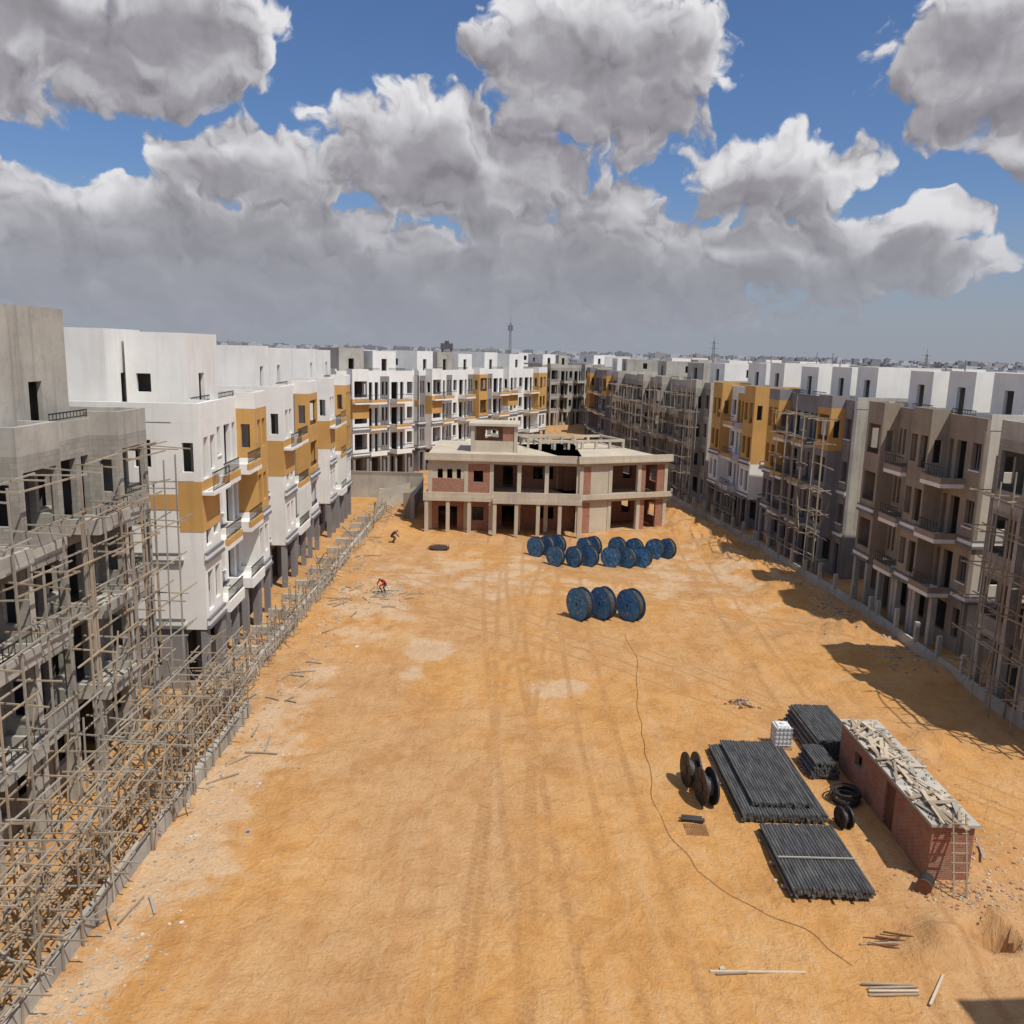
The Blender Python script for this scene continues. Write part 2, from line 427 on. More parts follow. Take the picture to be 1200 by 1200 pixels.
building((-17.0,8.5),(-17.0,36.8),1,'raw',rooms=((21,25.5,-7.5,-.7,4.9,'raw_concrete'),(26.2,28,-6,-4,2.3,'raw_concrete')),detail=1,bays=['B','W','P','B','W','P','N','B','P','W','B','P'],seed=1)
building((-15.9,40.),(-16.5,53.),1,'white',rooms=((.6,5.,-9.5,-3.3,4.3),(2.4,8.,-3.1,-.3,4.2),(8.3,12,-5,-1.5,3.5,'raw_concrete')),detail=2,bays=['P','B','W','B','P'],seed=2)
building((-16.9,58.3),(-17.3,70.3),1,'white',rooms=((1,5.,-6.,-1.,3.6),(6,10,-4,-1,3.4)),detail=2,bays=['P','B','N','P'],seed=3)
building((-17.3,74.8),(-17.6,86),1,'white',rooms=((1,5,-6,-1,3.4),(6,10,-4,-.6,3.3)),detail=1,seed=4)
building((-22,106),(-13.6,116),1,'white',rooms=((2,6,-6,-2,3.5,'raw_concrete'),(7,11,-6,-1.4,3.2)),detail=1,bays=['N','P','B','N','B','W'],seed=5)
building((-13.2,118),(-5.2,133.5),1,'white',rooms=((1,5,-7,-1,3.3),(7,11,-6,-1.5,3.2,'raw_concrete'),(12,16,-6,-1,3)),detail=1,bays=['N','P','B','N','W','B','N','P'],seed=6)
building((-4.6,136),(4.6,152.5),1,'white',rooms=((1,5,-7,-1,3.3),(9,14,-6,-1,3.1)),detail=1,bays=['N','B','P','N','W','B','P'],seed=7)
building((26.,33.5),(25.9,43.6),-1,'raw',rooms=((3,7,-7,-2.5,3),),bays=['B','P','W','P'],seed=8,scaf=(.5,9,12.))
building((26.4,47.8),(25.8,60),-1,'brown',rooms=((.8,4.,-7,-2.5,3.2),(5,8,-6,-2,3.2),(9,12,-7,-1.5,3.1)),bays=['W','B','P','B','N','P'],detail=1,seed=9)
building((25.7,65),(24.4,79),-1,'greyw',rooms=((.8,4.,-7,-2,3.2),(5,8.5,-6,-2,3.1),(10,13.5,-7,-1.5,3)),detail=2,seed=10,scaf=(-.5,9,13.))
building((24.2,83),(22.7,94),-1,'yellow',rooms=((.8,4.,-7,-2,3.2),(5,9.5,-6,-2,3.1)),detail=1,seed=11,scaf=(0,7,5.))
building((22.2,98),(19.3,113),-1,'raw',rooms=((1,5.,-7,-2,2.9),(7,12,-6,-2,2.8,'raw_concrete')),detail=1,seed=12,scaf=(-.5,15,14.))
building((18.8,116),(16.4,136),-1,'raw',rooms=((2,6.,-7,-2,2.8,'raw_concrete'),),detail=0,seed=13,scaf=(0,16,13.))
building((16.2,139),(14.5,163),-1,'greyw',rooms=((2,6.,-7,-2,2.8,'raw_concrete'),(10,15,-7,-2,2.8)),detail=0,seed=14)
building((21.8,-14),(19.6,15.0),-1,'raw',rooms=(),detail=0,seed=15)
k=20
for (a,b_,sd,sc) in (((6,196),(17.5,206),1,'raw'),((19,212),(31,222),1,'white'),((17,175),(19,200),-1,'raw'),
      ((-46,96),(-34,103),1,'raw'),((-40,128),(-24,134),1,'raw'),((-24,146),(-12,152),1,'raw'),((-52,150),(-36,156),1,'white'),((-10,172),(2,178),1,'white'),
      ((-34,180),(-20,184),1,'raw'),((46,92),(60,94),1,'white'),((42,120),(56,122),1,'raw'),((34,140),(48,143),1,'white'),((30,170),(44,173),1,'raw'),((52,160),(66,163),1,'white'),
      ((-42,60),(-40,74),1,'white'),((48,62),(60,63),1,'white'),((40,200),(54,203),1,'raw'),((-16,215),(-2,219),1,'raw'),((60,210),(74,212),1,'white'),((-50,215),(-36,219),1,'white'),((24,250),(38,252),1,'raw'),((0,255),(14,258),1,'white')):
    building(a,b_,sd,sc,detail=0,rooms=((1,5,-6,-1,3),(7,10,-7,-2,2.8,'raw_concrete')),seed=k); k+=1

# ------------------------------------------------------------------ ground
random.seed(3)
MOUNDS=[(21.5,52,2.2,.7),(20.,60,2.6,.8),(19.5,67,3,.7),(18.6,75,2.4,.9),(17.8,82,3,1.),(23,45,2,.5),(16.9,88,2.5,1.),(-12.2,70,2,.6),(-11.8,80,2.4,.8),(-10.5,88,3,1.),(13.35,22.6,.95,.5),(12.3,22.0,.6,.25),(15.4,23.6,.8,.3),(-13.2,62,1.6,.5),(20.3,48,1.5,.35),(18.3,70,1.4,.5),(11.6,39.9,.6,.12),(16.6,27.5,1.2,.3),(14,45,.8,.2),(16.2,43,1.,.28),(9,62,1.6,.2),(14.8,58,1.8,.35),(17,38,1.,.3),(17.2,50,1.3,.38),(15.5,52,1.,.28),(-7,50,1.,.15),(12.5,47,1.2,.2),(18.5,42,1.3,.38),(19.2,36,1.4,.4),(17.6,33.5,1.,.25)]
def gh(x,y):
    if not(-60<x<70 and 0<y<260): return 0.
    e=1.0 if -13<x<24.5 else .35
    h=e*(.10*noise.noise((x*.16,y*.12,1.3))+.07*noise.noise((x*.6,y*.45,4.))+.05*noise.noise((x*1.7,y*1.4,8.)))
    for (cx,cy,r,a) in MOUNDS:
        d=((x-cx)**2+(y-cy)**2)/(r*r)
        if d<5: h+=a*math.exp(-d*1.3)*(1+.6*noise.noise((x*1.5,y*1.5,2.)))
    d=math.hypot((x-14.75)/.62,(y-23.0)/.5)
    if d<1.4: h-=1.3*max(0,min(1,(1.35-d)/.5))
    return h
def axis(a,b,step,far,g=1.22):
    v=[]; x=a
    while x<=b+1e-6: v.append(x); x+=step
    s=step*2; hi=[];x=v[-1]
    while x<far: x+=s; hi.append(x); s*=g
    s=step*2; lo=[];x=v[0]
    while x>-far: x-=s; lo.append(x); s*=g
    return lo[::-1]+v+hi
xs=axis(-15,26,.22,7000); ys=axis(15,95,.26,9000,1.12)
V=[];F=[]
for y in ys:
    for x in xs: V.append((x,y,gh(x,y)))
nx=len(xs)
for j in range(len(ys)-1):
    for i in range(nx-1):
        a=j*nx+i; F.append((a,a+1,a+nx+1,a+nx))
me=bpy.data.meshes.new('sandy_ground'); me.from_pydata(V,[],F); me.materials.append(MATS['sand'])
me.polygons.foreach_set('use_smooth',[True]*len(F)); me.update()
g=bpy.data.objects.new('sandy_ground',me); scene.collection.objects.link(g)

# ------------------------------------------------------------------ distant city
random.seed(5)
mb=MB()
for i in range(2600):
    D=260*math.exp(U(0,2.6)); az=U(-.68,.68)
    x=D*math.tan(az); y=D
    if D<330 and -60<x<80: continue
    w=U(8,22);d=U(8,20);h=U(4,11.5)*(1+ (D>1500)*.6)
    m_=random.choice(('far_white','far_beige','far_beige','far_grey','far_grey','far_white') if D<900 else ('far_beige','far_grey','far_grey','far_white'))
    mb.box('blocks',m_,W,x,x+w,y,y+d,0,h)
    if R()<.6: mb.box('blocks',m_,W,x+w*.2,x+w*.55,y+1,y+d*.6,h+.01,h+2.2)
    if D<800:
        nfl=int(h/3)
        for f in range(nfl):
            for q in range(int(w/3)):
                mb.box('blocks','far_dark',W,x+1+q*3,x+2.3+q*3,y-.06,y-.01,f*3+1,f*3+2.4)
mb.done('distant_city')
def mast(x,y,h,w,name='radio_mast',ant=True,lr=.13):
    mb=MB()
    for sx,sy in((-1,-1),(1,-1),(1,1),(-1,1)):
        mb.pole('legs','far_dark',(x+sx*w,y+sy*w,0),(x+sx*w*.35,y+sy*w*.35,h),lr)
    n=12
    for i in range(n):
        z0=h*i/n;z1=h*(i+1)/n;a=w*(1-.65*i/n);b=w*(1-.65*(i+1)/n)
        mb.pole('bracing','far_dark',(x-a,y-a,z0),(x+b,y-b,z1),.07); mb.pole('bracing','far_dark',(x+a,y-a,z0),(x-b,y-b,z1),.07)
        mb.pole('bracing','far_dark',(x-a,y-a,z0),(x+a,y-a,z0),.07)
    if ant:
        for k in range(6):
            a=k*math.pi/3; mb.box('antennas','far_dark',lambda X,Y,Z:(x+math.cos(a)*.9+X,y+math.sin(a)*.9+Y,Z),-.16,.16,-.12,.12,h-3.4,h-1.)
    else:
        for zz in(.7,.83,.96): mb.pole('arms','far_dark',(x-3,y,h*zz),(x+3,y,h*zz),.09)
    mb.pole('spike','far_dark',(x,y,h-.5),(x,y,h+3),.1)
    mb.done(name,(x,y,0))
mast(-2.9,400,29,.8)
mast(118,520,25,1.1,'power_pylon',False,.09); mast(255,540,21,1.1,'power_pylon',False,.09)
mb=MB()
for sx,sy in((-1,-1),(1,-1),(1,1),(-1,1)): mb.pole('legs','far_dark',(-24+sx*2.,300+sy*2.,0),(-24+sx*1.5,300+sy*1.5,16.6),.3)
mb.box('tank','far_dark',W,-26,-22,298,302,16.6,18.6); mb.box('tank','far_dark',W,-24.7,-23.3,299,301,18.61,19.4)
mb.done('water_tower',(-24,300,0))

# ------------------------------------------------------------------ clubhouse (concrete frame)
random.seed(21)
mb=MB(); CC='club_concrete'
def rect_frame(fr,L,Dp,cols,z0,fh,nfl,rowdepth=5.):
    for f in range(nfl):
        zb=z0+f*fh
        for yi in range(int(Dp/rowdepth)+1):
            y=-min(yi*rowdepth,Dp-.35)
            for x in cols:
                mb.box('columns',CC,fr,x-.19,x+.19,y-.38,y,zb+(0 if f==0 else 0.02),zb+fh-.5)
            mb.box('beams',CC,fr,cols[0]-.21,cols[-1]+.21,y-.36,y-.02,zb+fh-.5,zb+fh-.2)
        mb.box('slabs',CC,fr,cols[0]-.5,cols[-1]+.5,-Dp-.3,.4,zb+fh-.199,zb+fh+.02)
def FR(p,ang):
    c,s=math.cos(ang),math.sin(ang)
    return lambda x,y,z:(p[0]+c*x+s*y,p[1]+s*x-c*y,z)
A=FR((-8.0,79.5),.0); B=FR((6.2,79.3),.40)
FHc=3.45
rect_frame(A,15,15,[.2,3.6,6.0,8.6,11.2,14.2],0,FHc,2)
rect_frame(B,10.2,14,[.3,3.4,6.6,9.6],0,FHc,2)
mb.box('slabs',CC,A,-.3,6.2,.41,1.4,FHc-.4,FHc+.02)
mb.box('slabs',CC,A,6.2,14.4,.41,2.4,FHc-.36,FHc+.02)
for x in(6.4,8.4,10.4,12.4,14.2): mb.box('columns',CC,A,x-.17,x+.17,2.0,2.33,0,FHc-.36)
for x in(.0,2.,4.,6.): mb.box('columns',CC,A,x-.17,x+.17,1.0,1.33,0,FHc-.4)
wall(mb,'brick_walls','red_brick',A,.39,3.41,FHc+.03,FHc+1.5,-.25,-.03,[])
wall(mb,'brick_walls',CC,A,.39,3.41,FHc+1.5,FHc*2-.5,-.25,-.03,[(.9,1.4,FHc+1.5,FHc+2.4),(1.8,2.3,FHc+1.5,FHc+2.4),(2.7,3.1,FHc+1.5,FHc+2.4)])
wall(mb,'brick_walls','red_brick',A,3.8,5.8,FHc+.03,FHc*2-.5,-.25,-.03,[(4.3,5.2,FHc+1.2,FHc+2.3)])
wall(mb,'brick_walls','red_brick',A,.39,3.41,0,FHc-.5,-.25,-.03,[(1.0,2.8,.0,2.3)])
wall(mb,'brick_walls','red_brick',A,3.8,5.8,0,FHc-.5,-.25,-.03,[(4.2,5.3,1.,2.3)])
wall(mb,'brick_walls','red_brick',A,6.2,14.0,0.,FHc-.5,-1.9,-1.6,[(7,8.2,0,2.2),(10.5,12,1,2.2)])
wall(mb,'brick_walls','red_brick',A,6.2,14.0,FHc+.03,FHc*2-.5,-4.8,-4.5,[(7,8,FHc+.1,FHc+2.2),(10,12,FHc+1,FHc+2.2)])
wall(mb,'brick_walls','block_wall',A,.5,14.0,0,FHc*2-.6,-14.2,-13.9,[])
wall(mb,'brick_walls','block_wall',B,.5,9.4,0,FHc*2-.6,-13.2,-12.9,[])
for f in(0,1):
    zb=f*FHc+(.03 if f else 0)
    mb.box('brick_walls','red_brick',B,.5,1.3,-.3,-.05,zb,zb+FHc-.5)
    wall(mb,'brick_walls',CC,B,1.3,3.2,zb,zb+FHc-.5,-.3,-.05,[])
    wall(mb,'brick_walls','red_brick',B,8.6,9.4,zb,zb+FHc-.5,-.3,-.05,[])
    wall(mb,'brick_walls',CC,B,3.6,6.4,zb,zb+(.25 if f else .05),-.3,-.05,[])
    mb.box('brick_walls','red_brick',B,6.8,7.3,-.3,-.05,zb,zb+FHc-.5)
    wall(mb,'brick_walls','red_brick',B,.5,9.4,zb,zb+FHc-.5,-4.2,-3.9,[(4,5,zb,zb+2.2),(7,8,zb+1,zb+2.2)])
    sB=lambda s_,t_,z_: B(9.78+t_,-s_,z_)
    wall(mb,'brick_walls','red_brick',sB,.4,4.9,zb,zb+FHc-.5,-.2,-.02,[(1.5,3,zb+.9,zb+2.2)])
    wall(mb,'brick_walls','block_wall',sB,5.4,13,zb,zb+FHc-.5,-.2,-.02,[(7.,9,zb+.9,zb+2.2)])
    sA=lambda s_,t_,z_: A(-t_+.03,-s_,z_)
    wall(mb,'brick_walls','red_brick' if f else 'block_wall',sA,.4,4.9,zb,zb+FHc-.5,-.2,-.02,[(1.5,3,zb+.9,zb+2.2)])
    wall(mb,'brick_walls','block_wall',sA,5.4,14.4,zb,zb+FHc-.5,-.2,-.02,[(7.,8.5,zb+.9,zb+2.2)])
mb.box('upstands',CC,A,6.2,14.3,2.2,2.36,FHc+.021,FHc+.7)
mb.box('upstands',CC,A,-.3,6.1,1.2,1.36,FHc+.021,FHc+.4)
mb.box('upstands',CC,B,-.1,10.,.24,.4,FHc+.021,FHc+.3)
Z=2*FHc+.02
def roofrail(fr,a,b,y,n,h=.95):
    for i in range(n+1):
        x=a+(b-a)*i/n; mb.box('roof_rails',CC,fr,x-.13,x+.13,y-.12,y+.12,Z,Z+h-.25)
    mb.box('roof_rails',CC,fr,a-.15,b+.15,y-.13,y+.13,Z+h-.249,Z+h)
roofrail(A,9.5,14.6,-9.5,4); roofrail(B,0,9.8,-9,6); roofrail(A,6.5,14.5,-15,6)
roofrail(B,0,9.8,-14,6)
for x in (0.,9.8):
    mb.box('roof_rails',CC,B,x-.13,x+.13,-13.85,-9.14,Z+.72,Z+.95)
mb.box('roof_rails',CC,B,-.2,10.1,.1,.35,Z,Z+.45)
mb.box('roof_rails',CC,A,-.3,14.0,.1,.35,Z,Z+.45)
for x in(3.9,8.2):
    for y in(-5.4,-9.4): mb.box('stair_tower',CC,A,x-.18,x+.18,y-.18,y+.18,Z,Z+2.6)
mb.box('stair_tower',CC,A,3.5,8.6,-9.8,-5.0,Z+2.6,Z+2.85)
mb.box('stair_tower',CC,A,3.7,8.4,-9.6,-9.35,Z+1.8,Z+2.59)
wall(mb,'stair_tower',CC,A,4.08,8.02,Z,Z+1.1,-5.5,-5.3,[])
wall(mb,'stair_tower','red_brick',A,6.9,8.02,Z+1.1,Z+2.59,-5.5,-5.3,[])
wall(mb,'stair_tower','red_brick',A,4.08,8.02,Z,Z+2.5,-9.34,-9.2,[(5,6.4,Z+1,Z+2)])
for i in range(12): mb.box('stairs',CC,A,3.9,5.7,-4.8+i*.28-.28,-4.8+i*.28,.1+i*.27,.27+i*.27)
mb.done('unfinished_concrete_clubhouse',(-8,79,0))

mb=MB()
mb.box('wall','raw_concrete',W,-21.5,-10.2,96,96.4,0,2.6)
mb.box('wall','raw_concrete',W,-14.6,-9.9,92,92.4,0,1.7)
mb.box('wall','raw_concrete',W,-10.2,-9.8,84,91.99,0,2.4)
mb.box('wall','brown_plaster',W,-21.5,-10.25,96.01,96.41,2.61,3.0)
for i in range(7): mb.box('wall','brown_plaster',W,-10.9+i*.02,-10.21,84+i*1.15,84.5+i*1.15,0,2.7-i*.1)
mb.hexa('wall','brown_plaster',[(-14.5,88,0),(-11,88,0),(-11,92,0),(-14.5,92,0),(-14.5,91.6,1.6),(-11,91.0,2.6),(-11,91.8,2.6),(-14.5,91.8,1.6)])
mb.done('concrete_retaining_wall',(-15,94,0))

# ------------------------------------------------------------------ left timber works
random.seed(31)
mb=MB(); L_=lambda x,y,z:(y,x,z)
scaffold(mb,'poles',L_,12,37,(-15.4,-14.4),9.5,13.2,1.5,1.6,.04,miss=.2)
mb.done('timber_scaffolding',(-14.5,24,0))
mb=MB()
scaffold(mb,'poles',L_,14,37.5,(-13.3,-12.5,-11.9),2.0,4.2,.95,1.0,.034,miss=.22,jit=.25)
for i in range(190):
    y=U(15,40); x=U(-13.6,-11.9)+ (y-15)*-.01; z=U(0,2.4)
    mb.pole('loose_poles',random.choice(('timber','timber_grey')),(x,y,z),(x+U(-1.2,1.0),y+U(-2,2),max(.05,z+U(-1.5,1.8))),U(.022,.038))
mb.done('timber_formwork',(-12.5,26,0))
mb=MB()
scaffold(mb,'poles',L_,38,62,(-13.6,-12.9),1.2,2.4,1.0,.8,.034,miss=.2,jit=.2)
scaffold(mb,'poles',L_,62,90,(-13.6,-13.0),.8,1.5,1.3,.7,.033,miss=.3,jit=.2)
for i in range(90):
    y=U(38,90); x=U(-15,-12.6)
    mb.pole('loose_poles',random.choice(('timber','timber_grey')),(x,y,U(0,1)),(x+U(-1.3,1.3),y+U(-2,2),U(.05,1.6)),U(.025,.04))
mb.done('timber_formwork',(-13.3,60,0))
mb=MB()
mb.box('footing','raw_concrete',W,-12.25,-11.95,14,37.4,-.2,.55)
mb.box('footing','raw_concrete',W,-13.35,-13.1,37.5,60,-.2,.7)
mb.box('footing','raw_concrete',W,-13.5,-13.25,60.1,92,-.2,.6)
for i in range(14):
    y=38+i*3.4; mb.box('footing','raw_concrete',W,-15.2,-13.4,y,y+.25,-.2,.55)
mb.done('concrete_footing_wall',(-13,50,0))
mb=MB()
pts=[(25.2,30),(24.4,38),(24.1,54.7),(22.2,76),(19.9,92),(16.8,115)]
for (a,b_) in zip(pts[:-1],pts[1:]):
    a=Vector(a);b_=Vector(b_);l=(b_-a).length;u=(b_-a)/l
    fr=lambda x,y,z:(a.x+u.x*x+u.y*y,a.y+u.y*x-u.x*y,z)
    mb.box('base','raw_concrete',fr,0,l-.01,-.12,.12,-.2,.5)
    x=.2
    while x<l:
        mb.box('posts','raw_concrete',fr,x-.12,x+.12,-.12+.001,.12-.001,-.2,1.5+U(-.2,.3)); x+=2.6
    mb.box('top_rail','raw_concrete',fr,0,l-.01,-.06,.06,.501,.62)
mb.done('concrete_boundary_fence',(22,70,0))

# ------------------------------------------------------------------ cable drums
def drum(x,y,r,w,az,blue=True,full=True):
    mb=MB(); ax=Vector((math.cos(az),math.sin(az),0)); z=r+gh(x,y)-.03
    c=Vector((x,y,z)); fm='drum_blue' if blue else 'metal_black'
    side=ax.cross(Vector((0,0,1)))
    for sg in(-1,1):
        cc=c+ax*sg*w/2
        mb.cyl('flange',fm,cc,ax,r,.05,36)
        ring=36
        vs=[];fs=[]
        for i in range(ring):
            an=2*math.pi*i/ring; dd=side*math.cos(an)+Vector((0,0,1))*math.sin(an)
            for rr,off in((r*1.0,-.035),(r*1.02,-.035),(r*1.02,.035),(r*1.0,.035)): vs.append(tuple(cc+dd*rr+ax*off))
        for i in range(ring):
            j=(i+1)%ring
            for q in range(4): fs.append((i*4+q,i*4+(q+1)%4,j*4+(q+1)%4,j*4+q))
        mb.poly('rim','metal_black',vs,fs)
        mb.cyl('hub','metal_black' if blue else 'rust',cc+ax*sg*.05,ax,r*.09,.06,16)
        mb.cyl('hub_plate',fm,cc+ax*sg*.043,ax,r*.3,.03,20)
        for i in range(8):
            an=i*math.pi/4; dd=side*math.cos(an)+Vector((0,0,1))*math.sin(an)
            p=cc+ax*sg*.025
            mb.pole('ribs',fm,p+dd*r*.32,p+dd*r*.95,.02)
        if blue:
            for i in range(4):
                an=U(0,6.28); rr=U(.45,.75)*r; dd=side*math.cos(an)+Vector((0,0,1))*math.sin(an)
                mb.cyl('stencil_mark','drum_yellow',cc+dd*rr+ax*sg*.028,ax,U(.05,.11)*r,.008,7)
    mb.cyl('cable','metal_black',c,ax,r*(.88 if full else .5),w-.06,28)
    for i in range(9):
        mb.cyl('cable_turns','pipe_black',c+ax*((i-4)*(w-.1)/9),ax,r*(.895 if full else .515),.03,28)
    o=mb.done('cable_drum',(x,y,z))
random.seed(41)
for (x,y) in((4.55,52.9),(6.05,53.2),(7.85,53.2)): drum(x,y,1.05,.5,math.radians(U(212,224)))
for (x,y) in((2.1,70),(3.05,70.6),(3.95,71.2),(6.2,70),(7.0,70.9),(9.0,70.4),(10.4,70.2),(12.1,70),(13.2,70.3),(3.6,67),(5.1,66.8),(6.35,67),(8.1,67),(9.4,66.9),(10.6,67.2)):
    drum(x,y,.84,.36,math.radians(U(214,246)))
drum(7.45,31.7,.68,.42,math.radians(187),False,False); drum(7.75,30.3,.7,.42,math.radians(190),False,False)
drum(12.55,28.9,.4,.3,math.radians(190),False,False)

# ------------------------------------------------------------------ pipes
def pipes(x0,x1,y0,y1,layers,r=.055,strap=True,up=.45):
    mb=MB()
    for l in range(layers):
        top=l>=3
        a=x0+l*.02+(up if top else 0); b=x1-l*.02-(up*.7 if top else 0)
        z=r+.02+l*r*1.8+.08
        x=a+(r if l%2 else 0)
        ja=y0+(.5 if top and up>.3 else 0)
        while x<b:
            e0=U(-.05,.05)+(U(-.25,.25) if R()<.06 else 0);e1=U(-.05,.05)
            mb.pole_r('pipes','pipe_black',(x+U(-.006,.006),ja+e0,z),(x,y1+e1,z),r,r,8)
            x+=r*2.01
    for y in(y0+.6,(y0+y1)/2,y1-.6):
        mb.box('bearers','timber',W,x0-.15,x1+.15,y-.05,y+.05,.0,.09)
    if strap:
        y=(y0+y1)/2-.3; mb.box('bearers','timber_grey',W,x0+.02,x1+.05,y,y+.05,.08+layers*r*1.8+.06,.08+layers*r*1.8+.10)
    mb.done('pipe_stack',((x0+x1)/2,(y0+y1)/2,0))
random.seed(51)
pipes(8.8,12.0,28.9,34.6,5,strap=False)
pipes(9.25,11.9,24.5,28.3,3)
pipes(13.2,15.3,34.2,38.,8,strap=False,up=.05)
pipes(12.5,13.7,32.3,34.,7,strap=False,up=.05)
def torus(mb,part,mat,c,Rr,r,z,n=22,k=6):
    vs=[];fs=[]
    for i in range(n):
        a=2*math.pi*i/n
        for j in range(k):
            b=2*math.pi*j/k; q=Rr+r*math.cos(b); vs.append((c[0]+q*math.cos(a),c[1]+q*math.sin(a),z+r*math.sin(b)))
    for i in range(n):
        for j in range(k): fs.append((i*k+j,((i+1)%n)*k+j,((i+1)%n)*k+(j+1)%k,i*k+(j+1)%k))
    mb.poly(part,mat,vs,fs)
mb=MB()
for i in range(9): torus(mb,'coil','metal_black',(13.3+U(-.06,.06),30.7+U(-.06,.06)),U(.42,.55),.04,.05+i*.055)
mb.done('cable_coil',(13.3,30.7,0))
mb=MB()
cx,cy=12.2,35.4
mb.box('tank','white_plastic',W,cx-.33,cx+.33,cy-.34,cy+.34,.16,1.0); mb.box('tank','white_plastic',W,cx-.26,cx+.26,cy-.28,cy+.28,1.001,1.06)
mb.cyl('cap','white_plastic',(cx,cy,1.09),(0,0,1),.1,.06,12)
for i in range(5):
    x=cx-.34+.17*i; mb.box('cage','far_white',W,x-.012,x+.012,cy-.38,cy-.355,.12,1.05); mb.box('cage','far_white',W,x-.012,x+.012,cy+.355,cy+.38,.12,1.05)
for i in range(5):
    z=.2+.2*i; mb.box('cage','far_white',W,cx-.38,cx+.38,cy-.405,cy-.381,z,z+.02); mb.box('cage','far_white',W,cx-.38,cx-.355,cy-.38,cy+.38,z,z+.02)
mb.box('pallet','timber',W,cx-.4,cx+.4,cy-.4,cy+.4,.0,.11)
mb.done('water_container',(cx,cy,0))

# ------------------------------------------------------------------ brick hut
random.seed(61)
mb=MB()
hx0,hx1,hy0,hy1,hh=14.1,15.5,25.7,33.6,2.0
hs=lambda s_,t_,z_:(hx0+t_,s_,z_)
wall(mb,'walls','red_brick',hs,hy0,hy1,-.1,hh,0,.22,[(28.4,29.2,0.,1.75),(31.4,32.1,.9,1.5)])
wall(mb,'walls','red_brick',lambda s_,t_,z_:(hx1-t_,s_,z_),hy0,hy1,-.1,hh,0,.22,[])
mb.box('walls','red_brick',W,hx0+.22,hx1-.22,hy0+.003,hy0+.22,-.1,hh)
mb.box('walls','red_brick',W,hx0+.22,hx1-.22,hy1-.22,hy1-.003,-.1,hh)
mb.box('door','rust',W,hx0+.08,hx0+.12,28.42,29.18,.02,1.72)
mb.box('roof','slab_concrete',W,hx0-.1,hx1+.1,hy0-.12,hy1+.12,hh+.001,hh+.10)
for i in range(90):
    y=U(hy0,hy1-.3); x=U(hx0,hx1-.3); a=U(-.5,.5)+ (1.2 if R()<.3 else 0); l=U(.5,1.5); w=U(.03,.10); z=hh+.11+U(0,.14)
    dx,dy=math.sin(a)*l/2,math.cos(a)*l/2
    x=min(max(x,hx0+abs(dx)*.7),hx1-abs(dx)*.7+.15)
    px,py=math.cos(a)*w,-math.sin(a)*w
    tl=U(-.1,.12)
    mb.hexa('roof_boards',random.choice(('pale_sheet','pale_sheet','timber_grey','timber')),[(x-dx-px,y-dy-py,z),(x-dx+px,y-dy+py,z),(x+dx+px,y+dy+py,z+tl),(x+dx-px,y+dy-py,z+tl),(x-dx-px,y-dy-py,z+.03),(x-dx+px,y-dy+py,z+.03),(x+dx+px,y+dy+py,z+tl+.03),(x+dx-px,y+dy-py,z+tl+.03)])
for i in range(160):
    x=U(hx0,hx1);y=U(hy0,hy1);s=U(.03,.09); z=hh+.1
    mb.hexa('roof_rubble',random.choice(('pale_sheet','roof_screed')),[(x-s,y-s,z),(x+s,y-s,z),(x+s,y+s*.7,z),(x-s*.8,y+s,z),(x-s*.6,y-s*.6,z+s),(x+s*.5,y-s*.6,z+s*1.2),(x+s*.6,y+s*.5,z+s),(x-s*.5,y+s*.6,z+s*.8)])
mb.done('brick_hut',(14.9,29.6,0))
mb=MB()
for sx in(0,.42):
    mb.pole('rail','timber',(14.55+sx,24.75,.0),(14.6+sx,25.5,2.55),.03)
for i in range(8):
    t_=.08+i*.115; mb.pole('rung','timber',(14.5,24.73+.75*t_,2.55*t_),(15.07,24.73+.75*t_,2.55*t_),.022)
mb.done('wooden_ladder',(14.8,25,0))
mb=MB(); mb.pole_r('shell','metal_black',(13.65,24.95,.28),(13.95,25.35,.28),.24,.24,16); mb.pole_r('lid','rust',(13.63,24.92,.28),(13.65,24.95,.28),.25,.25,16)
mb.done('metal_barrel',(13.8,25.1,0))
mb=MB(); mb.pole_r('tubes','metal_black',(6.55,28.95,.12),(7.4,28.85,.12),.08,.08,10); mb.pole_r('tubes','metal_black',(6.6,29.15,.1),(7.35,29.05,.1),.07,.07,10)
mb.done('short_pipe',(7,28.9,0))
mb=MB()
for i in range(14): mb.pole('mesh','rust',(6.6+i*.06,28.0,.03),(6.62+i*.06,28.75,.04),.006)
for i in range(10): mb.pole('mesh','rust',(6.58,28.02+i*.08,.035),(7.42,28.02+i*.08,.035),.006)
mb.done('steel_mesh_panel',(7,28.4,0))

def plank(mb,x,y,a,l,w,z=.03,mat='timber'):
    dx,dy=math.cos(a)*l/2,math.sin(a)*l/2; px,py=-math.sin(a)*w/2,math.cos(a)*w/2; z+=gh(x,y)
    mb.hexa('plank',mat,[(x-dx-px,y-dy-py,z),(x+dx-px,y+dy-py,z),(x+dx+px,y+dy+py,z),(x-dx+px,y-dy+py,z),(x-dx-px,y-dy-py,z+.04),(x+dx-px,y+dy-py,z+.04),(x+dx+px,y+dy+py,z+.04),(x-dx+px,y-dy+py,z+.04)])
mb=MB()
plank(mb,7.25,21.2,.02,2.7,.07,mat='pale_sheet'); plank(mb,6.5,21.1,.1,.9,.06)
for i in range(4): plank(mb,10.8+U(-.2,.2),20.5+i*.12,.05+U(-.08,.08),1.4,.06,mat=random.choice(('pale_sheet','timber')))
plank(mb,12.05,20.7,.9,1.5,.07,mat='pale_sheet'); plank(mb,11.4,22.6,.1,1.5,.06)
for i in range(6): plank(mb,11.8+U(-.4,.4),22.6+U(-.3,.3),U(-.3,.3),1.1,.04,mat='rust')
